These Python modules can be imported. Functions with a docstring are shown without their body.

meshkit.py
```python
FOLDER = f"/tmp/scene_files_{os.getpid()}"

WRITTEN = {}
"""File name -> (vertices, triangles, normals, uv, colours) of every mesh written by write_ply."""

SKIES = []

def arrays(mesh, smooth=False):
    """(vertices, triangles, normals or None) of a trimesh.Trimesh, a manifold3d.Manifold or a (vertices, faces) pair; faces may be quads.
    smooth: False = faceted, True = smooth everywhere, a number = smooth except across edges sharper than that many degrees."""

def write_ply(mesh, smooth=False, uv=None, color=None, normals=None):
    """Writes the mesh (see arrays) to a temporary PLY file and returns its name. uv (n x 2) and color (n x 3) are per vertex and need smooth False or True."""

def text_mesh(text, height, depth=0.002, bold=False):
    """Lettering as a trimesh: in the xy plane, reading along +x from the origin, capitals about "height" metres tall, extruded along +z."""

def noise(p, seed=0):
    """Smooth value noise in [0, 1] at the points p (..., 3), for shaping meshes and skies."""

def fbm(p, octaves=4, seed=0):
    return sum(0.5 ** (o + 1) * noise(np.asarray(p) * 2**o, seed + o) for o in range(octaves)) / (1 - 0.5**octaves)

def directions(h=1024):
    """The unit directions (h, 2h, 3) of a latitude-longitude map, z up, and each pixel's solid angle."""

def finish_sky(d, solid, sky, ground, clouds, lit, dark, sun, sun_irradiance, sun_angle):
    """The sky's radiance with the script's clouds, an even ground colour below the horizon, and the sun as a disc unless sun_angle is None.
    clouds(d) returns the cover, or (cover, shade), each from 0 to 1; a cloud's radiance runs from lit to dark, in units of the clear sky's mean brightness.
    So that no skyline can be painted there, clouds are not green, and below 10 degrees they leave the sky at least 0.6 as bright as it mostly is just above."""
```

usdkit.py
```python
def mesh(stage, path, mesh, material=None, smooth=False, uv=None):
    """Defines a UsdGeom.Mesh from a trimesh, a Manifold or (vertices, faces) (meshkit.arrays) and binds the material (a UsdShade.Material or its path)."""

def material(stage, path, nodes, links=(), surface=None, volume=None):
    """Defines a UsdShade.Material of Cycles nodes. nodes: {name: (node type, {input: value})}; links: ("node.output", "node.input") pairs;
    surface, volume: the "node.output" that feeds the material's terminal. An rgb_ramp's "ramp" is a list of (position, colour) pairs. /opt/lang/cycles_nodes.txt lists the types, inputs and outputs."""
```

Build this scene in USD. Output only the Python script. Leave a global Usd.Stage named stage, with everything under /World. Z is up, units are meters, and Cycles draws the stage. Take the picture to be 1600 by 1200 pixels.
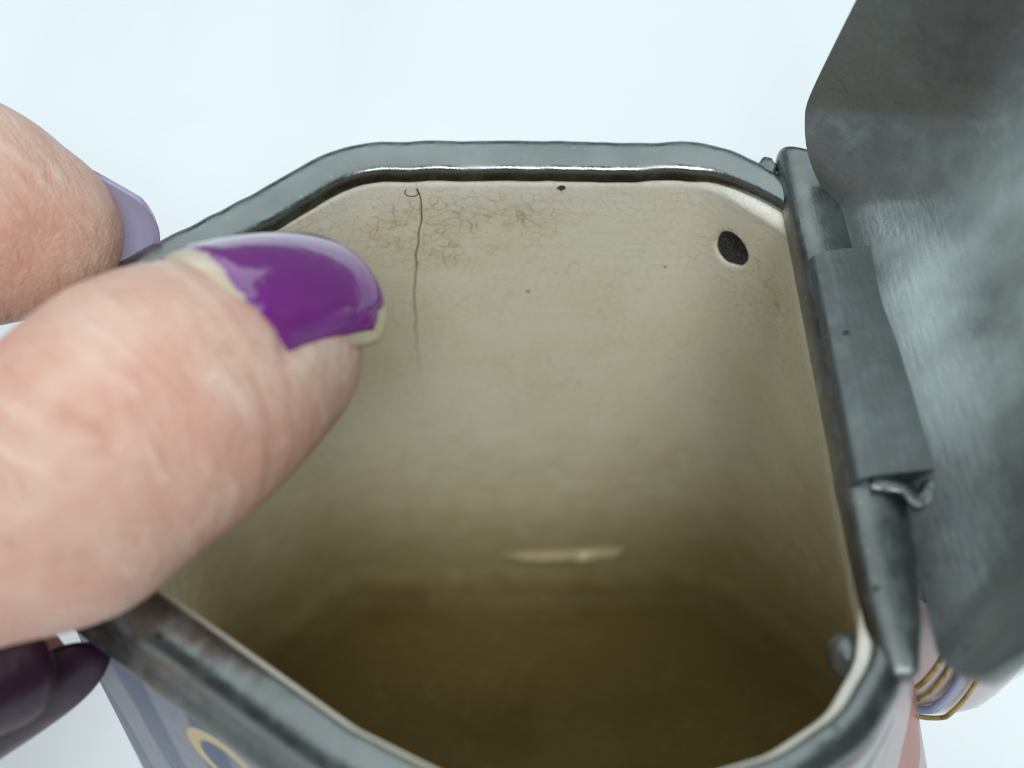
import math, random
import numpy as np, shapely, trimesh, usdkit, meshkit, manifold3d
from pxr import Usd, UsdGeom, UsdLux, UsdShade, Gf, Sdf
from shapely.geometry import Polygon, Point

stage = Usd.Stage.CreateInMemory()
UsdGeom.SetStageUpAxis(stage, 'Z'); UsdGeom.SetStageMetersPerUnit(stage, 1.0)
UsdGeom.Xform.Define(stage, '/World')
# Design frame: millimetres, z = 0 at the lip of the jug, y = 0 at its back inner edge, x to the right.
SHIFT = np.array([4.0, 33.0, 103.0])                 # design frame -> world (mm); the table top is world z = 0
def W(p): return (np.asarray(p, float) + SHIFT) * 0.001

# ------------------------------------------------------------------ camera, light
def look_matrix(pos, pitch):
    p = math.radians(pitch)
    R = np.array([1, 0, 0.]); F = np.array([0, math.cos(p), -math.sin(p)]); U = np.cross(R, F)
    m = np.eye(4); m[0, :3] = R; m[1, :3] = U; m[2, :3] = -F; m[3, :3] = pos
    return Gf.Matrix4d(m.tolist())
cam = UsdGeom.Camera.Define(stage, '/World/camera')
cam.AddTransformOp().Set(look_matrix(W([0, -101.3, 93.9]), 52.0))
cam.CreateHorizontalApertureAttr(36.0); cam.CreateVerticalApertureAttr(27.0)
cam.CreateFocalLengthAttr(45.0); cam.CreateClippingRangeAttr(Gf.Vec2f(0.005, 20))
cam.CreateFStopAttr(17.0); cam.CreateFocusDistanceAttr(0.130)
cam.CreateExposureAttr(0.0)

def material(name, nodes, links=(), surface=None):
    return usdkit.material(stage, '/World/Looks/' + name, nodes, links, surface)

dome = UsdLux.DomeLight.Define(stage, '/World/sky')
dome.GetPrim().SetCustomDataByKey('kind', 'structure')
dm = material('room_light', {'bg': ('background_shader', {'color': (0.80, 0.93, 1.0), 'strength': 0.15})}, surface='bg.background')
UsdShade.MaterialBindingAPI.Apply(dome.GetPrim()).Bind(dm)

def rect_light(name, pos, target, w, h, intensity, color):
    l = UsdLux.RectLight.Define(stage, '/World/' + name)
    pos, target = np.array(pos, float), np.array(target, float)
    z = pos - target; z /= np.linalg.norm(z)
    x = np.cross([0, 0, 1.0] if abs(z[2]) < .98 else [0, 1, 0], z); x /= np.linalg.norm(x); y = np.cross(z, x)
    m = np.eye(4); m[0, :3], m[1, :3], m[2, :3], m[3, :3] = x, y, z, pos
    l.AddTransformOp().Set(Gf.Matrix4d(m.tolist()))
    l.CreateWidthAttr(w); l.CreateHeightAttr(h); l.CreateIntensityAttr(intensity); l.CreateColorAttr(Gf.Vec3f(*color))
    return l
rect_light('window_light', (-0.15, 0.55, 1.1), (0, 0, 0.08), 2.2, 2.0, 1.42, (0.82, 0.95, 1.0))
rect_light('added_front_light', (0.06, -0.48, 0.75), (0, 0, 0.08), 0.36, 0.26, 16.0, (0.93, 0.98, 1.0))  # lamp added high in front to brighten the back wall and give glints

# ------------------------------------------------------------------ helpers
names = {}
def numbered(path):
    k = names.get(path, -1) + 1; names[path] = k
    return path if k == 0 else f'{path}_{k:03d}'
def tag(prim, label=None, cat=None, group=None, kind=None):
    for k, v in (('label', label), ('category', cat), ('group', group), ('kind', kind)):
        if v: prim.SetCustomDataByKey(k, v)
def thing(name, base, label, cat):
    x = UsdGeom.Xform.Define(stage, numbered('/World/' + name)); x.AddTranslateOp().Set(Gf.Vec3d(*map(float, base)))
    tag(x.GetPrim(), label, cat); x.base = np.array(base, float)
    return x
def obj(name, mesh, mat, parent, base, smooth=35, label=None):
    """mesh in the design frame (mm); parent a prim path; base the thing's origin in world metres"""
    v, f, n = meshkit.arrays(mesh, smooth)
    v = W(v) - base
    path = numbered(f'{parent}/{name}')
    m = UsdGeom.Mesh.Define(stage, path)
    from pxr import Vt
    m.CreatePointsAttr(Vt.Vec3fArray.FromNumpy(v.astype(np.float32)))
    m.CreateFaceVertexCountsAttr(Vt.IntArray.FromNumpy(np.full(len(f), 3, np.int32)))
    m.CreateFaceVertexIndicesAttr(Vt.IntArray.FromNumpy(f.astype(np.int32).ravel()))
    m.CreateSubdivisionSchemeAttr('none')
    if n is not None:
        m.CreateNormalsAttr(Vt.Vec3fArray.FromNumpy(n.astype(np.float32))); m.SetNormalsInterpolation('vertex')
    UsdShade.MaterialBindingAPI.Apply(m.GetPrim()).Bind(mat)
    tag(m.GetPrim(), label)
    return path

def loft(rings, closed=False, cap0=False, cap1=False):
    """rings: list of (N,3); closed joins last to first"""
    R = np.array(rings); k, n = R.shape[:2]
    v = R.reshape(-1, 3); f = []
    idx = np.arange(n); nx = (idx + 1) % n
    for i in range(k if closed else k - 1):
        a, b = i * n, ((i + 1) % k) * n
        f.append(np.stack([a + idx, a + nx, b + nx], 1)); f.append(np.stack([a + idx, b + nx, b + idx], 1))
    f = np.vstack(f)
    for flag, i, s in ((cap0, 0, 1), (cap1, k - 1, -1)):
        if flag:
            c = len(v); v = np.vstack([v, R[i].mean(0)])
            t = np.stack([np.full(n, c), i * n + nx, i * n + idx], 1)
            f = np.vstack([f, t if s > 0 else t[:, ::-1]])
    m = trimesh.Trimesh(v, f, process=False)
    if m.volume < 0: m.invert()
    return m
def tube(path, radii, n=10, flat=1.0):
    path = np.asarray(path, float); radii = np.broadcast_to(radii, len(path))
    t = np.gradient(path, axis=0); t /= np.linalg.norm(t, axis=1, keepdims=True) + 1e-12
    u = np.cross(t[0], [0, 0, 1.0] if abs(t[0][2]) < .9 else [0, 1.0, 0]); rings = []
    a = np.linspace(0, 2 * np.pi, n, endpoint=False)
    for p, d, r in zip(path, t, radii):
        u = u - d * (u @ d); u /= np.linalg.norm(u); w = np.cross(d, u)
        rings.append(p + r * (np.cos(a)[:, None] * u + flat * np.sin(a)[:, None] * w))
    return loft(rings, cap0=True, cap1=True)
def spline(pts, n):
    from scipy.interpolate import CubicSpline
    pts = np.asarray(pts, float); d = np.r_[0, np.cumsum(np.linalg.norm(np.diff(pts, axis=0), axis=1))]
    return CubicSpline(d, pts)(np.linspace(0, d[-1], n))
def bevel_box(lo, hi, r):
    lo, hi = np.array(lo, float), np.array(hi, float); pts = []
    s = trimesh.creation.icosphere(2, r).vertices
    for cx in (lo[0] + r, hi[0] - r):
        for cy in (lo[1] + r, hi[1] - r):
            for cz in (lo[2] + r, hi[2] - r): pts.append(s + [cx, cy, cz])
    return trimesh.convex.convex_hull(np.vstack(pts))

# ------------------------------------------------------------------ materials
class G:
    """small node-graph builder"""
    def __init__(s): s.n, s.l, s.k = {}, [], 0
    def add(s, kind, out, inputs=None, **links):
        s.k += 1; nm = f'n{s.k}'; s.n[nm] = (kind, dict(inputs or {}))
        for k, v in links.items():
            if isinstance(v, str): s.l.append((v, f'{nm}.{k}'))
            else: s.n[nm][1][k] = v
        return f'{nm}.{out}'
    def pos(s): return s.add('texture_coordinate', 'object')
    def noise(s, vec, scale, detail=3, rough=.55, dist=0., out='fac'): return s.add('noise_texture', out, dict(scale=scale, detail=detail, roughness=rough, distortion=dist), vector=vec)
    def map(s, vec, scale=(1, 1, 1), loc=(0, 0, 0), rot=(0, 0, 0)): return s.add('mapping', 'vector', dict(scale=scale, location=loc, rotation=rot), vector=vec)
    def rng(s, v, a, b, c=0., d=1., smooth=True): return s.add('map_range', 'result', dict(range_type='smoothstep' if smooth else 'linear', from_min=a, from_max=b, to_min=c, to_max=d, clamp=True), value=v)
    def mix(s, fac, a, b, typ='mix'): return s.add('mix', 'color', dict(mix_type=typ), fac=fac, color1=a, color2=b)
    def math(s, typ, a, b=0.): return s.add('math', 'value', dict(math_type=typ), value1=a, value2=b)
    def voro(s, vec, scale, feature='f1', out='distance', rnd=1.): return s.add('voronoi_texture', out, dict(scale=scale, feature=feature, randomness=rnd), vector=vec)
    def dist(s, vec, c): return s.add('vector_math', 'value', dict(math_type='distance', vector2=tuple(float(x) for x in c)), vector1=vec)
    def ell(s, vec, c, r):
        """1 at the centre of an ellipsoid, 0 at its edge and beyond"""
        m = s.map(vec, scale=tuple(1 / x for x in r), loc=tuple(-float(a) / x for a, x in zip(c, r)))
        return s.rng(s.dist(m, (0, 0, 0)), 0.25, 1.0, 1., 0.)
    def bump(s, h, strength, dist, normal=None):
        kw = dict(height=h)
        if normal: kw['normal'] = normal
        return s.add('bump', 'normal', dict(strength=strength, distance=dist), **kw)
    def done(s, name, **inp):
        o = s.add('principled_bsdf', 'BSDF', **inp)
        return material(name, s.n, s.l, o)

def pewter(name, base, dark, rough=.36, bumpy=.5, seed=0., painted_sheen=None, fine=1., metal_=(.92, .6), brown_=.4):
    g = G(); p = g.map(g.pos(), loc=(seed, seed * .7, seed * .3))
    big = g.noise(p, 55, 3, .5); mid = g.noise(p, 420, 4, .55); fine_n = g.noise(p, 4000, 3, .6)
    c = g.mix(g.rng(big, .33, .66), dark, base)
    c = g.mix(g.rng(mid, .5, .78, 0, .3), c, tuple(x * 1.35 for x in base))
    brown = g.noise(g.map(p, loc=(.3, .1, 0)), 260, 4, .7)
    c = g.mix(g.rng(brown, .55, .72, 0, brown_), c, (base[0] * .75, base[1] * .62, base[2] * .5))
    speck = g.voro(p, 420)
    c = g.mix(g.rng(speck, .05, .11, .6, 0), c, (.30, .28, .22))
    pit = g.voro(g.map(p, loc=(.05, .02, .01)), 150)
    c = g.mix(g.rng(pit, .03, .07, .75, 0), c, (.03, .033, .033))
    r = g.rng(mid, .3, .7, rough - .1, rough + .14)
    scr = g.noise(g.map(p, scale=(1, .12, 1), rot=(.2, .3, .5)), 2500, 2, .5)
    h = g.math('add', g.math('multiply', mid, .35), g.math('add', g.math('multiply', fine_n, .12 * fine), g.math('multiply', scr, .18 * fine)))
    h = g.math('add', h, g.math('multiply', big, 1.2))
    n = g.bump(h, bumpy, .0004)
    metal = g.rng(brown, .5, .8, *metal_)
    if painted_sheen:
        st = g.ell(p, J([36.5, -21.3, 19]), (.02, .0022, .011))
        c = g.mix(g.math('multiply', g.math('multiply', st, g.rng(mid, .3, .6)), .55), c, painted_sheen[2])                                                     # bright reflection and streak painted into the lid colour
        m = g.math('multiply', g.ell(p, painted_sheen[0], painted_sheen[1]), g.rng(g.noise(p, 110, 4, .5), .1, .75))
        c = g.mix(g.math('multiply', m, .8), c, painted_sheen[2])
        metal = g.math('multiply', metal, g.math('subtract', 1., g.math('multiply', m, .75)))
    return g.done(name, base_color=c, metallic=metal, roughness=r, normal=n)

M = {}
JB = W([-4, -33, -103])                                           # the jug's origin in world (0,0,0)
def J(p): return W(p) - JB
M['pewter'] = pewter('pewter', (.19, .203, .195), (.11, .121, .117), .34, .45)
M['pewter_plate'] = pewter('pewter_plate', (.155, .172, .168), (.115, .128, .125), .48, .3, .4)
M['pewter_rim'] = pewter('pewter_rim', (.228, .243, .232), (.14, .152, .147), .27, .35, .21, brown_=.12)
M['pewter_lid'] = pewter('pewter_lid', (.225, .25, .245), (.165, .183, .18), .33, .5, .0, painted_sheen=(J([40, -27, 13]), (.020, .021, .019), (.52, .60, .58)), metal_=(.62, .45))
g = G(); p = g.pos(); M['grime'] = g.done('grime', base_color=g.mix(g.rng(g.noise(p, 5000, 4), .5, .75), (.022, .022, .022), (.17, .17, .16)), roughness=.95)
g = G(); M['hairline'] = g.done('hairline', base_color=(.055, .046, .024), roughness=.9)

def ceramic_inside():
    g = G(); p = g.pos()
    cream, ivory = (.855, .805, .665), (.88, .86, .80)
    n1 = g.noise(p, 60, 4, .6); n2 = g.noise(p, 220, 5, .65, .4)
    c = g.mix(g.rng(n1, .35, .68), cream, (.82, .75, .58))
    z = g.add('separate_xyz', 'z', vector=p)
    # highlight painted in as whiter lip, browner lower wall, tea-stained floor (ragged border)
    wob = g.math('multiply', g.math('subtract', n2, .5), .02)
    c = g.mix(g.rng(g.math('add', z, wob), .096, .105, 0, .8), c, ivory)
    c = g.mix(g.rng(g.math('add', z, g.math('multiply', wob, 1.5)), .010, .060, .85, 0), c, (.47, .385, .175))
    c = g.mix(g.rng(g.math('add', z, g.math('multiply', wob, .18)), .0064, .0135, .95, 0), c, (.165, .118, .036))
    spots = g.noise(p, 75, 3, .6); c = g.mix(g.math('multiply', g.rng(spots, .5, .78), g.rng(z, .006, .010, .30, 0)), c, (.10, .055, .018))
    # stains on the back wall near the hairline, under the hole
    st = g.ell(p, J([-9, 0, -9]), (.011, .012, .008)); st2 = g.ell(p, J([-1, 0, -7]), (.010, .012, .006)); st3 = g.ell(p, J([28, -12, -14]), (.010, .014, .012))
    st = g.math('maximum', st, g.math('maximum', g.math('multiply', st2, .7), g.math('multiply', st3, .7)))
    st = g.math('multiply', st, g.rng(n2, .3, .66))
    c = g.mix(g.math('multiply', st, .42), c, (.55, .43, .235))
    # crazing
    wp = g.add('vector_math', 'vector', dict(math_type='add'), vector1=p, vector2=g.add('vector_math', 'vector', dict(math_type='scale', scale=.0006), vector1=g.noise(p, 900, 2, .5, out='color')))
    wp = g.map(wp, scale=(1, 1, 1.25))
    e1 = g.voro(wp, 680, 'distance_to_edge'); e2 = g.voro(wp, 1100, 'distance_to_edge')
    line = g.math('maximum', g.rng(e1, .012, .05, 1, 0), g.math('multiply', g.rng(e2, .01, .05, 1, 0), .6))
    patch = g.rng(g.noise(g.map(p, loc=(.02, .3, .1)), 90, 3, .6), .36, .64, .2, .6)
    amount = g.math('minimum', g.math('add', g.math('multiply', patch, .55), g.math('multiply', st, .9)), .85)
    c = g.mix(g.math('multiply', line, amount), c, (.42, .335, .18))
    # dark specks
    d = g.voro(g.map(p, loc=(.013, .02, 0)), 260); dn = g.rng(g.noise(p, 150, 2), .48, .6)
    c = g.mix(g.math('multiply', g.rng(d, .035, .06, .85, 0), dn), c, (.07, .055, .03))
    d2 = g.voro(g.map(p, loc=(.113, .07, .01)), 700); dn2 = g.rng(g.noise(g.map(p, loc=(.5, 0, 0)), 300, 2), .52, .62)
    c = g.mix(g.math('multiply', g.rng(d2, .05, .09, .6, 0), dn2), c, (.2, .16, .09))
    # glaze relief: throwing ripples that run round the wall, orange-peel
    rip = g.noise(g.map(p, scale=(.25, .25, 1.6)), 700, 3, .6)
    peel = g.noise(p, 700, 3, .5)
    h = g.math('add', g.math('multiply', rip, .5), g.math('add', g.math('multiply', peel, .25), g.math('multiply', line, -.05)))
    n = g.bump(h, .22, .0004)
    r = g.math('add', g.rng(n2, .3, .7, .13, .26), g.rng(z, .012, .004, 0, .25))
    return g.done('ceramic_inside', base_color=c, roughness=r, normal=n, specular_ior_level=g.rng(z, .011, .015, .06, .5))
M['inside'] = ceramic_inside()

def ceramic_outside():
    g = G(); p = g.pos()
    n2 = g.noise(p, 300, 4, .6)
    c = g.mix(g.rng(n2, .35, .65), (.40, .39, .42), (.50, .47, .46))
    # cobalt bands on the left shoulder, shade painted in as deeper blue, ochre frame below
    left = g.rng(g.add('separate_xyz', 'x', vector=p), -.012, -.020)
    wv = g.add('wave_texture', 'fac', dict(wave_type='bands', bands_direction='x', scale=34, distortion=1.2, detail=2, detail_scale=1.5), vector=g.map(p, rot=(0, .3, .75)))
    c = g.mix(g.rng(g.add('separate_xyz', 'x', vector=p), .030, .040, 0, .5), c, (.60, .42, .41))
    c = g.mix(g.math('multiply', left, g.rng(wv, .25, .65, .97, .6)), c, (.045, .08, .165))
    fr = g.ell(p, J([-25.3, -57.5, -17.5]), (.006, .006, .0045))
    c = g.mix(g.math('multiply', g.rng(fr, .05, .15), g.rng(fr, .5, .7, 1, 0)), c, (.58, .47, .22))
    # orange flower on the right of the belly
    fl = g.dist(g.add('vector_math', 'vector', dict(math_type='add'), vector1=p, vector2=g.add('vector_math', 'vector', dict(math_type='scale', scale=.004), vector1=g.noise(p, 250, 2, .5, out='color'))), J([36.6, -55.3, -24.5]) + .002)
    c = g.mix(g.rng(fl, .0074, .0084, 1, 0), c, (.40, .065, .008))
    return g.done('ceramic_outside', base_color=c, roughness=.3, normal=g.bump(g.noise(p, 350, 3), .15, .0005), specular_ior_level=.18)
M['outside'] = ceramic_outside()
def handle_mat():
    g = G(); p = g.pos()
    c = g.mix(g.rng(g.noise(p, 300, 3), .4, .6), (.52, .48, .48), (.58, .47, .45))
    return g.done('handle_glaze', base_color=c, roughness=.12, coat_weight=.6, coat_roughness=.04)
M['handle'] = handle_mat()
g = G(); p = g.pos(); M['gilt'] = g.done('ochre_paint', base_color=g.mix(g.rng(g.noise(p, 900, 3), .35, .6), (.20, .13, .03), (.40, .29, .08)), roughness=.18, coat_weight=.5)
g = G(); p = g.pos(); M['blue_paint'] = g.done('blue_paint', base_color=(.28, .33, .48), roughness=.15, coat_weight=.5)

def skin():
    g = G(); p = g.pos()
    q = g.map(p, rot=(0, 0, .74))
    big = g.noise(p, 110, 3, .55); mid = g.noise(p, 420, 4, .6)
    c = g.mix(g.rng(big, .35, .65), (.64, .365, .28), (.69, .465, .365))
    c = g.mix(g.rng(mid, .45, .75, 0, .55), c, (.66, .32, .26))
    c = g.mix(g.rng(g.noise(g.map(p, loc=(.4, .2, 0)), 700, 3, .6), .52, .75, 0, .4), c, (.70, .53, .42))
    wr = g.noise(g.map(q, scale=(.35, 2.2, .8)), 420, 4, .6, .6)
    wr2 = g.noise(g.map(q, scale=(.5, 2., .8)), 700, 3, .6, .8)
    crease = g.noise(g.map(q, scale=(.28, 1.5, .8), loc=(.1, .2, 0)), 260, 5, .62, .5)
    c = g.mix(g.rng(crease, .56, .72, 0, .5), c, (.50, .255, .165))
    c = g.mix(g.rng(crease, .44, .30, 0, .45), c, (.80, .62, .53))
    cell = g.voro(g.map(q, scale=(1, .7, 1)), 1500, 'distance_to_edge')
    h = g.math('add', g.math('multiply', wr, .6), g.math('add', g.math('multiply', crease, -2.0), g.math('add', g.math('multiply', wr2, .35), g.math('multiply', g.rng(cell, 0, .12), .10))))
    n = g.bump(h, .42, .0009)
    return g.done('skin', base_color=c, roughness=g.rng(mid, .3, .7, .40, .55), normal=n, subsurface_weight=.35, subsurface_radius=(1, .35, .2), subsurface_scale=.0022, specular_ior_level=.45)
M['skin'] = skin()
g = G(); p = g.pos(); M['nail'] = g.done('bare_nail', base_color=g.mix(g.rng(g.noise(p, 500, 3), .35, .65), (.60, .48, .30), (.66, .56, .40)), roughness=.33, subsurface_weight=.3, subsurface_radius=(1, .5, .3), subsurface_scale=.0012)
def polish(name, base, coat=1., rough=.16):
    g = G(); p = g.pos()
    c = g.mix(g.rng(g.noise(p, 260, 3), .35, .65), base, tuple(x * 1.15 for x in base))
    return g.done(name, base_color=c, roughness=rough, normal=g.bump(g.noise(p, 260, 2, .5), .25, .0008), coat_weight=coat, coat_roughness=.04)
M['polish'] = polish('purple_polish', (.155, .018, .175))
M['shaded'] = polish('shaded_purple_polish', (.020, .003, .014), 0., .32)  # same purple as the thumb, with shade painted into the colour
g = G(); M['lilac'] = g.done('lilac_nail', base_color=(.25, .20, .40), roughness=.3, subsurface_weight=.4, subsurface_radius=(1, .8, 1.), subsurface_scale=.002, coat_weight=.6)

def table():
    g = G(); p = g.pos()
    band = g.rng(g.noise(g.map(p, scale=(14, 1.2, 1)), 1.6, 2, .5), .45, .75, 0, .9)
    c = g.mix(band, (.84, .86, .865), (.78, .81, .815))
    c = g.mix(g.rng(g.noise(p, 22, 3, .5), .55, .75, 0, .5), c, (.76, .80, .80))
    return g.done('white_tabletop', base_color=c, roughness=.45, specular_ior_level=.4, normal=g.bump(g.noise(p, 900, 3), .1, .0004))
M['table'] = table()

# ------------------------------------------------------------------ setting: the white tabletop
tb = bevel_box((-700, -500, -133), (700, 900, -103), 4)
tp = obj('tabletop', tb, M['table'], '/World', np.zeros(3), 30)
tag(stage.GetPrimAtPath(tp), 'plain white tabletop behind and under the jug', 'tabletop', kind='structure')

# ------------------------------------------------------------------ the jug
C = np.array([-4.0, -33.0]); N = 480
ANG = np.linspace(0, 2 * np.pi, N, endpoint=False)
def rounded(pts, r):
    return Polygon(pts).buffer(-r, quad_segs=24).buffer(r, quad_segs=24)
def polar(poly):
    b = poly.exterior; q = shapely.get_coordinates(shapely.line_interpolate_point(b, np.linspace(0, b.length, 6000, endpoint=False))) - C
    a = np.mod(np.arctan2(q[:, 1], q[:, 0]), 2 * np.pi); o = np.argsort(a)
    return np.interp(ANG, a[o], np.linalg.norm(q, axis=1)[o], period=2 * np.pi)
RIM = rounded([(-16, 0), (21, 0), (29.2, -8), (28.9, -50), (27.6, -55.5), (24.5, -60), (19.5, -63.2), (12, -65.4), (3, -66), (-4.5, -64.8), (-12, -61), (-39, -41.8), (-40, -20)], 7)
FLOOR = rounded([(-28, 5), (34, 5), (55, -15), (56, -55), (36, -72), (-10, -70), (-38, -47), (-44, -12)], 9)
RR, FF = polar(RIM), polar(FLOOR)
_cache = {}
def rim_off(o):
    k = round(float(o), 3)
    if k not in _cache: _cache[k] = polar(RIM.buffer(k, quad_segs=24))
    return _cache[k]
def ring(rad, z):
    z = np.broadcast_to(z, N)
    return np.stack([C[0] + rad * np.cos(ANG), C[1] + rad * np.sin(ANG), z], 1)
def flare(z):
    t = np.clip(-z / 97.0, 0, 1)
    return 0.75 * t + 0.25 * t * t * (3 - 2 * t)
def wall(z): s = flare(z); return RR * (1 - s) + FF * s
H = 97.0
jug = thing('jug', JB, 'old faience jug with grey pewter rim and open hinged lid, held by a hand', 'jug')
JP = str(jug.GetPath())
# glazed inside: floor centre -> fillet -> wall -> rounded lip -> back of the shell
inner = []; fr = 6.5
for k in (0.02, .3, .6, .8): inner.append(ring((wall(-H) - fr) * k, -H + .25 * math.sin(k * 9)))
for a in np.linspace(0, 90, 14): 
    a = math.radians(a); z = -H + fr * (1 - math.cos(a)); inner.append(ring(wall(z) - fr + fr * math.sin(a), z))
wx = C[0] + FF * np.cos(ANG); streak = np.clip((wx + 2) / 7, 0, 1) * np.clip((18.5 - wx) / 1.2, 0, 1) * (np.sin(ANG) > 0) * (.75 + .5 * meshkit.noise(np.stack([wx * .5, 0 * wx, 0 * wx], 1), 2))
for z in np.unique(np.r_[np.linspace(-H + fr, -1.6, 60)[1:], np.linspace(-88, -82.5, 24)]): 
    zl = z + 85.0 - (wx - 8) * .10
    ledge = 1.45 * np.clip(-zl / 1.15, 0, 1) * np.clip((zl + 3.4) / 1.8, 0, 1) * streak
    inner.append(ring(wall(z) - ledge, z))
for a in np.linspace(0, 90, 7)[1:]:
    a = math.radians(a); inner.append(ring(RR + 1.6 * (1 - math.cos(a)), -1.6 + 1.5 * math.sin(a)))
for z, o in ((-.1, 2.6), (-.9, 3.5), (-3, 3.6)): inner.append(ring(rim_off(o), z))
for z in np.linspace(-8, -H, 12): inner.append(ring(wall(z) + 3.6, z))
inner.append(ring((wall(-H) + 3.6) * .5, -H - 3)); inner.append(ring((wall(-H) + 3.6) * .02, -H - 3))
inside = loft(inner, cap0=True, cap1=True)
def to_man(m): return manifold3d.Manifold(manifold3d.Mesh(np.asarray(m.vertices, np.float32), np.asarray(m.faces, np.uint32)))
caster = trimesh.ray.ray_triangle.RayMeshIntersector(inside)
def hit(o, d, normal=False):
    loc, _, tri = caster.intersects_location([o], [d], multiple_hits=False)
    return (loc[0], inside.face_normals[tri[0]]) if normal else loc[0]
hole_c, hn = hit((12, -16, -8.8), (.665, .745, 0), True); hd = -hn / np.linalg.norm(hn)
cone = []
a = np.linspace(0, 2 * np.pi, 40, endpoint=False); u = np.cross(hd, [0, 0, 1.]); u /= np.linalg.norm(u); w = np.cross(hd, u)
for t, r in ((-1.5, 2.9), (-.1, 2.35), (.25, 2.0), (.5, 1.85), (2.9, 1.8)):
    rr = r * (1 + .02 * np.sin(3 * a + 1))
    cone.append(hole_c + hd * t + rr[:, None] * (np.cos(a)[:, None] * u + 1.25 * np.sin(a)[:, None] * w))
inside = to_man(inside) - to_man(loft(cone, cap0=True, cap1=True))
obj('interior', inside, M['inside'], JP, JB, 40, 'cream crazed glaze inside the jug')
rng = np.random.default_rng(3)
plug = []
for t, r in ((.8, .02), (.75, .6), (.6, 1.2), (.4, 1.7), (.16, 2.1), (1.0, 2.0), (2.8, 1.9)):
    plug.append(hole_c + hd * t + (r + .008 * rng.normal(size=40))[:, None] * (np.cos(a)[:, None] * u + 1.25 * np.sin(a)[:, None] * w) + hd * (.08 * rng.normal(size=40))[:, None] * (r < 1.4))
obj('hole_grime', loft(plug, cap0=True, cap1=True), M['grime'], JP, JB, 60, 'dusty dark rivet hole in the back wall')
# outside shell
def owall(z):
    s = flare(z) ** .97; neck = math.exp(-((z + 7) / 9) ** 2)
    return (rim_off(4.4) * (1 - s) + (FF + 5.2) * s) - .9 * neck
outer = [ring(rim_off(3.7), -2.5), ring(rim_off(4.2), -2.4)]
for z in np.linspace(-3, -94, 60): outer.append(ring(owall(z), z))
for z, o in ((-97, 0), (-99, -3), (-100, -4.5), (-103, -4.5), (-103, -7), (-100.5, -8)): outer.append(ring(FF + 5.2 + o, z))
outer.append(ring(FF * .03, -100.3)); outer.append(ring(FF * .03, -100.1)); outer.append(ring(FF + 3.75, -100.1)) 
for z in np.linspace(-97, -3, 20): outer.append(ring(wall(z) + 3.68, z))
obj('body', loft(outer, closed=True), M['outside'], JP, JB, 40, 'white glazed outside with blue, ochre and orange painting')
# pewter rim band
prof = [(1.5, -.35), (1.15, .1), (1.0, .7), (1.1, 1.15), (1.45, 1.55), (2.2, 1.75), (3.2, 1.7), (4.1, 1.35), (4.75, .7), (5.0, -.2), (4.75, -1.1), (4.25, -2.0), (4.1, -3.0), (4.4, -4.2), (4.9, -5.4), (5.5, -6.4), (5.75, -7.1), (5.6, -7.8), (5.1, -8.2), (4.4, -8.1), (3.95, -7), (3.75, -4), (3.7, -.6), (2.6, .05)]
P = np.array(prof); PP = spline(np.vstack([P, P[:1]]), 72)[:-1]
wav = np.stack([np.cos(ANG), np.sin(ANG), 0 * ANG], 1)
ripple = meshkit.noise(wav * 9, 4) - .5; ripple2 = meshkit.noise(wav * 26, 5) - .5
bx, by = C[0] + RR * np.cos(ANG), C[1] + RR * np.sin(ANG)
backing = np.clip((by + 22) / 14, 0, 1) * np.clip((26 - bx) / 7, 0, 1)
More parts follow.
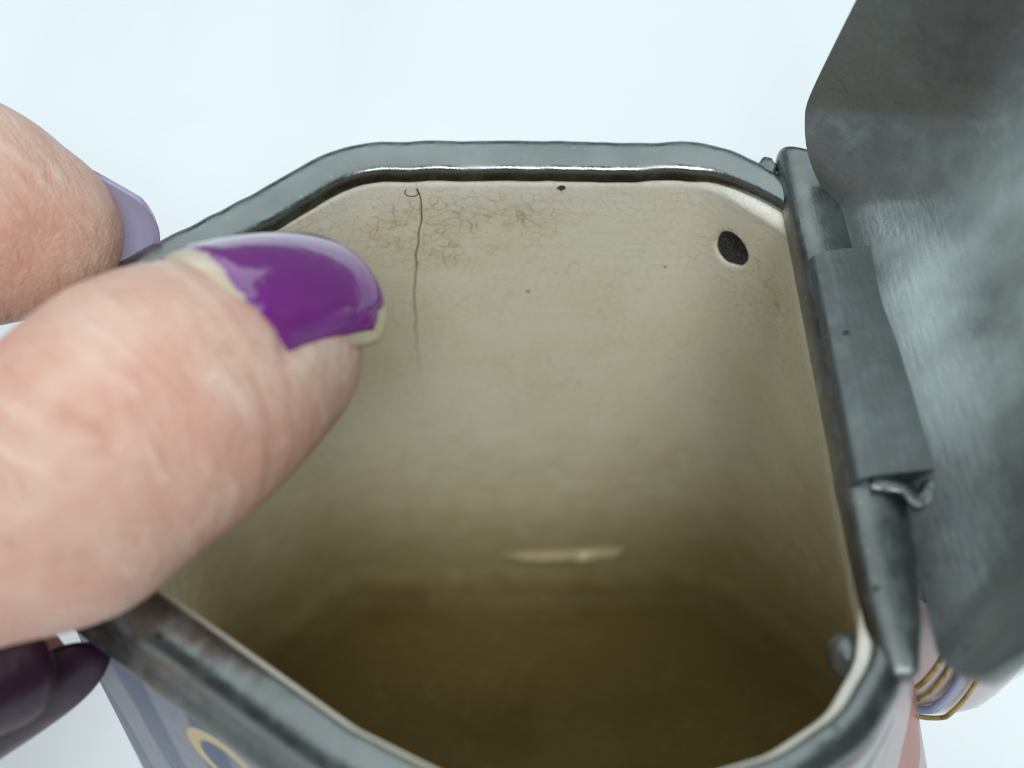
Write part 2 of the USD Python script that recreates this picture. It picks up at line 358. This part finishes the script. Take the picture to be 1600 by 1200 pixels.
slim = np.clip((-46 - by) / 6, 0, 1) * np.clip((bx - 4) / 10, 0, 1)
rings = []
for o, z in PP:
    rings.append(ring(rim_off(o) - .9 * slim * np.clip((o - 2) / 2, 0, 1) - 1.25 * backing * np.clip((2.4 - o) / 1.2, 0, 1) + .16 * ripple + .06 * ripple2, z - .75 * backing * np.clip((1.3 - o) / .2, 0, 1) * (z < .3) + (.25 * ripple + .1 * ripple2) * (z > 0)))
obj('rim', loft(rings, closed=True), M['pewter_rim'], JP, JB, 50, 'pewter rim band over the lip')

# hairline crack with its little loop, a fleck hanging from the rim
def back(x, z, lift=.0): q = hit((x, -20, z), (0, 1, 0)); return q - [0, lift, 0]
cr = [(-10.2, -1.6), (-10.0, -2.6), (-9.9, -4.2), (-10.05, -6.5), (-10.35, -8.4), (-10.7, -10.6), (-11.0, -13.0), (-11.15, -15.4), (-11.5, -18.0), (-11.7, -20.5), (-11.7, -23.0), (-11.9, -27), (-11.9, -31), (-12.1, -36)]
cp = spline(np.array([(x, 0, z) for x, z in cr]), 60)
cp = np.array([back(x + .05 * math.sin(9 * z) + .03 * math.sin(23 * z), z, .01) for x, _, z in cp])
obj('hairline_crack', tube(cp, np.interp(np.linspace(0, 1, 60), [0, .3, .55, .75, 1], [.07, .08, .062, .045, .02]), 7), M['hairline'], JP, JB, 60, 'thin dark hairline crack down the back wall')
lp = [back(-10.85 + .72 * math.sin(t), -2.25 - .62 * math.cos(t), .02) for t in np.linspace(-2.3, 2.3, 30)]
obj('hairline_crack', tube(lp, .06, 7), M['hairline'], JP, JB, 60, 'small loop at the top of the hairline crack')
ch = trimesh.creation.icosphere(2, .34); ch.apply_scale([1.2, .5, .8]); ch.vertices += .06 * rng.normal(size=ch.vertices.shape); ch.apply_translation(back(5.3, -1.5, .05))
obj('glaze_chip', ch, M['hairline'], JP, JB, 60)
ch = trimesh.creation.icosphere(2, .2); ch.apply_scale([1.2, .5, .8]); ch.apply_translation(back(1.9, -19, .0)); obj('glaze_chip', ch, M['hairline'], JP, JB, 60)
# rivet of the hinge
rv = hit((10, -50, -5), (.985, -.17, 0))
bl = trimesh.creation.icosphere(3, 2.0); bl.apply_scale([.85, 1, 1]); bl.apply_translation(rv - [.8, -.2, 0])
obj('rivet', bl, M['pewter'], JP, JB, 60, 'pewter rivet head inside the right wall')

# hinge mount: half-round bar along the right of the rim
bar = []
for y in np.r_[2.2, 1.9, np.linspace(1, -38, 20), -40, -42, -46, -50, -53, -55.5, -57.4, -58]:
    t = np.linspace(0, 2 * np.pi, 36, endpoint=False)
    k = np.interp(y, [-58, -57.4, -53, -48, -42, -39, 1.0, 1.9, 2.2], [.2, .4, .66, .78, .82, 1, 1, .95, .8])
    cx = np.interp(y, [-58, -42, -38, 2], [30.6, 31.0, 31.6, 31.4])
    x = k * 3.4 * np.sign(np.cos(t)) * np.abs(np.cos(t)) ** .75
    slant = -(x + 3.4) * .55 * np.clip((y + 6) / 8, 0, 1)
    bar.append(np.stack([cx + x, y + slant + .06 * np.sin(5 * t + y), .9 + k * 2.9 * np.sign(np.sin(t)) * np.abs(np.sin(t)) ** .8], 1))
obj('hinge_bar', loft(bar, cap0=True, cap1=True), M['pewter'], JP, JB, 50, 'half-round pewter bar carrying the hinge')
# knuckle block
kn = [(28.6, -.8), (28.5, 2.0), (29.2, 3.8), (30.6, 4.5), (36.0, 5.5), (36.6, 5.0), (37.0, 1.5), (36, -.8)]
kp = Polygon(kn).buffer(-.8).buffer(.9)
kb = trimesh.creation.extrude_polygon(kp, 26.0, engine='earcut'); v = kb.vertices.copy(); kb.vertices = np.stack([v[:, 0], -15.2 - v[:, 2], v[:, 1]], 1); kb.fix_normals()
if kb.volume < 0: kb.invert()
LIDN = math.radians(78)
# ---- lid
def lid_point(s, t, d):
    """s along the lid from the hinge, t across (y), d = depth away from the jug"""
    es = np.array([math.cos(LIDN), 0, math.sin(LIDN)]); en = np.array([math.sin(LIDN), 0, -math.cos(LIDN)])
    s, t = np.ravel(s), np.ravel(t)
    p = np.outer(s, es) + np.outer(t, [0, 1, 0]) + np.outer(np.ravel(d), en)
    a = math.radians(.4); c, q = math.cos(a), math.sin(a)
    return np.array([33.0, -31.5, 2.2]) + np.stack([p[:, 0] * c - p[:, 1] * q, p[:, 0] * q + p[:, 1] * c, p[:, 2]], 1)
def curl(s, t, k):
    """the border of the lid leans in towards the jug, least along the hinge"""
    u = np.tanh(np.clip(s, 0, None) / 3.8); return -(u * 1.06) * (3.4 + 1.5 * np.clip(t / 28, -1, 1)) * np.clip((k - .55) / .45, 0, 1) ** 1.5
LP = rounded([(0, -24.5), (0, 24.5), (6.8, 31), (44, 31), (76, 10), (76, -10), (44, -31), (15, -31.8), (8.5, -31), (4.5, -28.8)], 1.1)
LC = np.array([34.0, 0.0])
def lpolar(poly, n=320):
    b = poly.exterior; q = shapely.get_coordinates(shapely.line_interpolate_point(b, np.linspace(0, b.length, 5000, endpoint=False))) - LC
    a = np.mod(np.arctan2(q[:, 1], q[:, 0]), 2 * np.pi); o = np.argsort(a); A = np.linspace(0, 2 * np.pi, n, endpoint=False)
    return A, np.interp(A, a[o], np.linalg.norm(q, axis=1)[o], period=2 * np.pi)
A, LR = lpolar(LP)
def lid_depth(k): return 7.0 * (1 - np.clip(k, 0, 1) ** 5) 
front, backs = [], []
for k in (.01, .08, .16, .25, .34, .43, .52, .6, .68, .75, .81, .86, .9, .935, .96, .98, 1.0):
    s, t = LC[0] + k * LR * np.cos(A), k * LR * np.sin(A)
    und = .5 * (meshkit.fbm(np.stack([s / 9, t / 9, 0 * s], 1), 2, 7) - .5) * (k < .97)
    und = und + curl(s, t, k)
    front.append(lid_point(s, t, lid_depth(k) + und))
    backs.append(lid_point(s, t, lid_depth(k) + 1.5 + und))
es_, et_ = LC[0] + 1.012 * LR * np.cos(A), 1.012 * LR * np.sin(A)
mid = lid_point(es_, et_, .75 + curl(es_, et_, 1.0))
lid = loft(front + [mid] + backs[::-1], cap0=True, cap1=True)
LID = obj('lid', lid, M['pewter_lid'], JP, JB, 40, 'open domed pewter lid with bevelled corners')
obj('hinge_knuckle', kb, M['pewter_plate'], LID, JB, 30, 'flat hinge knuckle plate')
tq = spline([(30.4, -41.3, 3.6), (31.8, -41.7, 3.9), (33.0, -42.3, 4.0), (34.0, -43.3, 3.8), (34.8, -42.5, 4.4), (35.8, -41.9, 4.8), (36.6, -42.2, 5.1), (37.4, -41.5, 5.6)], 60)
tq = tq + .35 * (np.stack([meshkit.noise(tq * 1.1, k) for k in (1, 2, 3)], 1) - .5)
obj('torn_edge', tube(tq, .55 + .7 * meshkit.noise(tq * .9, 9), 10, .55), M['pewter'], LID, JB, 60, 'torn bent pewter at the near end of the knuckle')
sl = trimesh.creation.icosphere(3, 1.1); sl.apply_scale([.9, 1.5, .5]); sl.vertices += .6 * (meshkit.fbm(sl.vertices * 1.6, 3, 5) - .5)[:, None] * sl.vertices; sl.apply_translation([27.2, .3, 1.0])
obj('solder_lump', sl, M['pewter'], JP, JB, 60)
# handle: ear-shaped glazed scroll on the right below the hinge
hp = spline([(39, -38, -13), (43, -38, -13), (46.5, -38.5, -18), (47.5, -39, -26), (45.5, -39.5, -33), (43, -39, -36)], 40)
HD = obj('handle', tube(hp, np.interp(np.linspace(0, 1, 40), [0, .5, .85, 1], [5.5, 5.2, 6.0, 5.0]), 28, 1.25), M['handle'], JP, JB, 60, 'moulded glazed ear handle with ochre lines')
for off, r, m in ((-4.6, .26, 'gilt'), (-3.6, .22, 'gilt'), (-.8, .28, 'gilt'), (-2.3, .45, 'blue_paint'), (-6.6, .25, 'gilt')):
    q = []
    for i in range(8, 40):
        tt = hp[min(i + 1, 39)] - hp[i - 1]; tt /= np.linalg.norm(tt); sd = np.array([0, -1.0, 0]); nn = np.cross(tt, sd); nn /= np.linalg.norm(nn)
        rr = np.interp(i / 39, [0, .5, .85, 1], [5.5, 5.2, 6.0, 5.0]); ph = off / 5.5
        q.append(hp[i] + rr * (1.22 * math.cos(ph) * sd + .99 * math.sin(ph) * -nn))
    obj('painted_line', tube(q, r, 8), M[m], HD, JB, 60)

# ------------------------------------------------------------------ the hand
def seg(P, a, b, ra, rb):
    a, b = np.array(a, np.float32), np.array(b, np.float32); ab = b - a
    t = np.clip(((P - a) @ ab) / (ab @ ab), 0, 1)
    return np.linalg.norm(P - a - t[..., None] * ab, axis=-1) - (ra + (rb - ra) * t)
def smin(a, b, k):
    h = np.clip(.5 + .5 * (b - a) / k, 0, 1)
    return b * (1 - h) + a * h - k * h * (1 - h)
def surface_nets(F, origin, step):
    F = F.copy()
    for ax in range(3):
        for e in (0, -1): F[(slice(None),) * ax + (e,)] = np.maximum(F[(slice(None),) * ax + (e,)], .5)
    s = F < 0; nx, ny, nz = F.shape
    c = np.stack([s[i:nx - 1 + i, j:ny - 1 + j, k:nz - 1 + k] for i in (0, 1) for j in (0, 1) for k in (0, 1)], 0)
    cnt = c.sum(0); cells = np.argwhere((cnt > 0) & (cnt < 8)); idx = -np.ones(cnt.shape, int); idx[tuple(cells.T)] = np.arange(len(cells))
    corners = np.array([(i, j, k) for i in (0, 1) for j in (0, 1) for k in (0, 1)])
    val = np.stack([F[tuple((cells + o).T)] for o in corners], 1); acc = np.zeros((len(cells), 3)); num = np.zeros(len(cells))
    for a in range(8):
        for b in range(a + 1, 8):
            if np.abs(corners[a] - corners[b]).sum() == 1:
                va, vb = val[:, a], val[:, b]; x = (va < 0) != (vb < 0); t = np.where(x, va / np.where(x, va - vb, 1), 0)
                acc += np.where(x[:, None], corners[a] + t[:, None] * (corners[b] - corners[a]), 0); num += x
    V = origin + step * (cells + acc / num[:, None]); faces = []
    for ax in range(3):
        o = np.eye(3, dtype=int)[ax]; b1, b2 = np.eye(3, dtype=int)[(ax + 1) % 3], np.eye(3, dtype=int)[(ax + 2) % 3]
        lo = s[tuple(slice(0, n - o[i]) for i, n in enumerate(s.shape))]; hi = s[tuple(slice(o[i], None) for i in range(3))]
        e = np.argwhere(lo != hi); e = e[(e[:, (ax + 1) % 3] > 0) & (e[:, (ax + 2) % 3] > 0)]
        e = e[np.all(e < np.array(cnt.shape), axis=1)]
        q = np.stack([idx[tuple((e - b1 * i - b2 * j).T)] for i, j in ((0, 0), (1, 0), (1, 1), (0, 1))], 1)
        flip = s[tuple((e).T)]; q[~flip] = q[~flip][:, ::-1]; faces.append(q)
    q = np.vstack(faces); q = q[(q >= 0).all(1)]
    return trimesh.Trimesh(V, np.vstack([q[:, [0, 1, 2]], q[:, [0, 2, 3]]]), process=False)
def unit(v): v = np.asarray(v, float); return v / np.linalg.norm(v)

# nail frames: base centre, length direction, up
class Nail:
    def __init__(s, base, L, N, length, width, R, Rl=28., tip=.34, seed=0):
        s.b = np.array(base, float); s.L = unit(L); s.N = unit(np.array(N) - s.L * (np.array(N) @ s.L)); s.Wd = np.cross(s.L, s.N)
        s.len, s.w, s.R, s.Rl, s.tip, s.seed = length, width, R, Rl, tip, seed
    def at(s, a, b, lift=0.):
        """a along (0 base .. 1 tip), b across (-1 .. 1)"""
        ph = b * s.w / 2 / s.R; x = a * s.len
        r = s.R + lift
        return s.b + np.multiply.outer(x, s.L) + np.multiply.outer(r * np.sin(ph), s.Wd) + np.multiply.outer(r * np.cos(ph) - s.R - x * x / (2 * s.Rl), s.N)
    def patch(s, lift0, lift1, a0=None, a1=None, bmax=1., rag=0., bpos=None):
        nb, na = 121, 40; b = np.linspace(-bmax, bmax if bpos is None else bpos, nb); rs = np.random.default_rng(s.seed)
        lo = (.16 * (1 - np.sqrt(1 - .8 * b * b))) * 1.0 if a0 is None else a0(b)
        hi = 1 - s.tip * (1 - np.sqrt(np.clip(1 - .93 * b * b, 0, 1))) if a1 is None else a1(b)
        if rag: lo = lo + rag * (meshkit.fbm(np.stack([b * 7, 0 * b, 0 * b + s.seed], 1), 3) - .5)
        top, bot = [], []
        for k in np.linspace(0, 1, na):
            aa = lo + (hi - lo) * k
            edge = np.clip(np.minimum(k, 1 - k) * na / 2.5, 0, 1) ** .5 * np.clip(np.minimum(np.arange(nb), nb - 1 - np.arange(nb)) / 4, 0, 1) ** .5
            top.append(s.at(aa, b, 0) * 0 + np.array([s.at(x, y, lift0 + (lift1 - lift0) * e) for x, y, e in zip(aa, b, edge)]))
            bot.append(np.array([s.at(x, y, lift0) for x, y in zip(aa, b)]))
        rings = [np.vstack([t, q[::-1]]) for t, q in zip(top, bot)]
        m = loft(rings); n2 = 2 * nb; i = np.arange(nb - 1); q = []
        for o, fl in ((0, 1), ((na - 1) * n2, 0)):                  # close both ends with strips, not fans
            t = np.vstack([np.stack([o + i, o + i + 1, o + n2 - 2 - i], 1), np.stack([o + i, o + n2 - 2 - i, o + n2 - 1 - i], 1)])
            q.append(t if fl else t[:, ::-1])
        m = trimesh.Trimesh(m.vertices, np.vstack([m.faces] + q), process=False); m.fix_normals()
        return m

thumb_nail = Nail((-22.7, -34.1, 21.0), (.582, .724, -.370), (.358, .180, .916), 18.3, 18.6, 8.85, 42.)
TN = thumb_nail
def tn(x, y, z): return tuple(TN.b + TN.L * x + TN.Wd * y + TN.N * z)
PF = lambda b: .05 - .05 * b + .12 * b * b
index_nail = Nail((-49.3, -6.7, 3.9), (.85, -.20, -.45), (-.2, .8, -.55), 14.6, 14.0, 7.4, 30., seed=4)
middle_nail = Nail((-54.6, -62.6, -2.6), (.9, .4, 0), (.3, -.62, .7), 18.5, 13.0, 5.8, 60., seed=6)  # plate lengthened so its dark polish stands for shade on the fingertip
ring_nail = Nail((-52.5, -63.2, -11.3), (.86, .5, .05), (.3, -.9, .3), 21.0, 10.5, 5.2, 60., tip=.66, seed=8)

thumb = [(tn(8.2, -2.6, -9.0), tn(-4, -2.2, -11.4), 7.4, 8.6), (tn(7.7, 2.2, -9.7), tn(-4, 3.0, -11.4), 7.2, 8.8), (tn(7, 1.5, -13.5), tn(-6, 1.0, -12.2), 6.1, 8.1), (tn(.5, 1.8, -9.7), tn(-10, .5, -12.4), 8.6, 9.3),
         (tn(-4, .5, -12), (-36, -45.4, 8.7), 9.2, 10.0), ((-36, -45.4, 8.7), (-63, -57, 8.6), 10.0, 10.5), ((-63, -57, 8.6), (-102, -72, -12), 11.5, 15)]
index = [((-45.6, -13.2, 4.8), (-52, -13.2, 7.4), 7.6, 10.2), ((-52, -13.2, 7.4), (-65, -14.8, 9.9), 10.2, 12.2), ((-65, -14.8, 9.9), (-88, -9, 17), 9.3, 9.8), ((-88, -9, 17), (-128, -22, 0), 9.4, 11)]
middle = [((-46.4, -54.2, -7.0), (-54, -57, -7.6), 5.3, 6.0), ((-54, -57, -7.6), (-66, -66, -14), 6.8, 7.8), ((-66, -66, -14), (-96, -58, -34), 7.8, 9.0), ((-96, -58, -34), (-134, -38, -14), 9.0, 11)]
ringf = [((-44.2, -50.6, -13.0), (-51, -53.6, -13.8), 4.2, 5.0), ((-51, -53.6, -13.8), (-67, -64, -28), 5.6, 7.2), ((-67, -64, -28), (-98, -64, -50), 7.4, 8.6), ((-98, -64, -50), (-136, -54, -28), 8.6, 10.5)]
little = [((-52, -60, -34), (-72, -68, -46), 4.8, 6.6), ((-72, -68, -46), (-98, -70, -62), 6.4, 7.6), ((-98, -70, -62), (-134, -68, -42), 7.6, 9.5)]
palm = [((-128, -22, -2), (-168, -58, -40), 13, 17), ((-134, -38, -15), (-170, -64, -42), 13, 17), ((-136, -54, -28), (-172, -68, -46), 13, 17), ((-134, -68, -42), (-172, -74, -50), 12, 17),
        ((-102, -72, -12), (-160, -70, -40), 15, 19), ((-110, -66, -14), (-134, -45, -15), 13, 12), ((-166, -66, -44), (-230, -84, -72), 22, 23), ((-230, -84, -72), (-320, -110, -110), 24, 30)]
def hand_mesh(step, lo, hi):
    ax = [np.arange(l, h, step, dtype=np.float32) for l, h in zip(lo, hi)]
    Pg = np.stack(np.meshgrid(*ax, indexing='ij'), -1)
    out = None
    for chain, k in ((thumb, 4.0), (index, 4.), (middle, 3.), (ringf, 3.), (little, 3.)):
        d = None
        for s in chain:
            e = seg(Pg, *s); d = e if d is None else smin(d, e, np.float32(k))
        if chain is thumb:                                  # seat of the nail: pare the flesh to just under the plate, raise the fold around it
            for nl in (thumb_nail,):
                q = Pg - nl.b.astype(np.float32); x = q @ nl.L; y = q @ nl.Wd; z = q @ nl.N
                top = np.sqrt(np.clip(nl.R ** 2 - np.clip(y, -nl.R * .98, nl.R * .98) ** 2, 0, None)) - nl.R - x * x / (2 * nl.Rl) - .35 + 1.05 * np.clip((y - 5.7) / 1.8, 0, 1)
                cut = np.where((x > -.5 + 2.4 * np.clip((y + 6.5) / 4, 0, 1) * np.clip((9.5 - y) / 4, 0, 1)) & (x < 22) & (y < 7.7) & (y > -9.3), top - z, 9.)
                d = np.where(cut < 3, np.maximum(d, np.minimum(-cut, 3)), d)
        out = d if out is None else smin(out, d, np.float32(1.2))
    pd = None
    for s in palm:
        e = seg(Pg, *s); pd = e if pd is None else smin(pd, e, np.float32(8))
    return surface_nets(smin(out, pd, np.float32(6)), np.array([a[0] for a in ax]), step)
hm = hand_mesh(0.8, (-260, -125, -100), (-2, 12, 34))
trimesh.smoothing.filter_taubin(hm, iterations=8)
if hm.volume < 0: hm.invert()
HB = W([-172, -70, -46])
hand = thing('person', HB, 'hand with chipped purple nail polish gripping the left side of the jug', 'person')
HP = str(hand.GetPath())
obj('hand', hm, M['skin'], HP, HB, True)
def add_nail(nl, label, a0, bmax=.97, rag=.05, mat='polish', low=-.3, a1=None, bpos=None):
    p = obj('nail', nl.patch(-.45, .0), M['nail'], HP, HB, 50, label)
    obj('polish', nl.patch(low, .22, a0, a1, bmax, rag, bpos), M[mat], p, HB, True if mat == 'lilac' else 50)
edge = lambda b: .12 + .08 * b * b
add_nail(thumb_nail, 'long thumbnail with chipped purple polish', PF, .97, .055, bpos=.86,
         a1=lambda b: .985 - .34 * (1 - np.sqrt(np.clip(1 - .93 * b * b, 0, 1))) - np.clip((b - .58) / .1, 0, 1) * (.03 + .08 * meshkit.fbm(np.stack([b * 9, 0 * b, 0 * b], 1), 3, 4)))
add_nail(index_nail, 'long nail seen from its pale lilac underside behind the index fingertip', lambda b: 0 * b, 1.04, 0., mat='lilac', low=-.5)
add_nail(middle_nail, 'dark plum fingernail just under the thumb, shade painted into its polish', edge, mat='shaded')
add_nail(ring_nail, 'dark pointed fingernail touching the outside of the rim, shade painted into its polish', edge, mat='shaded')
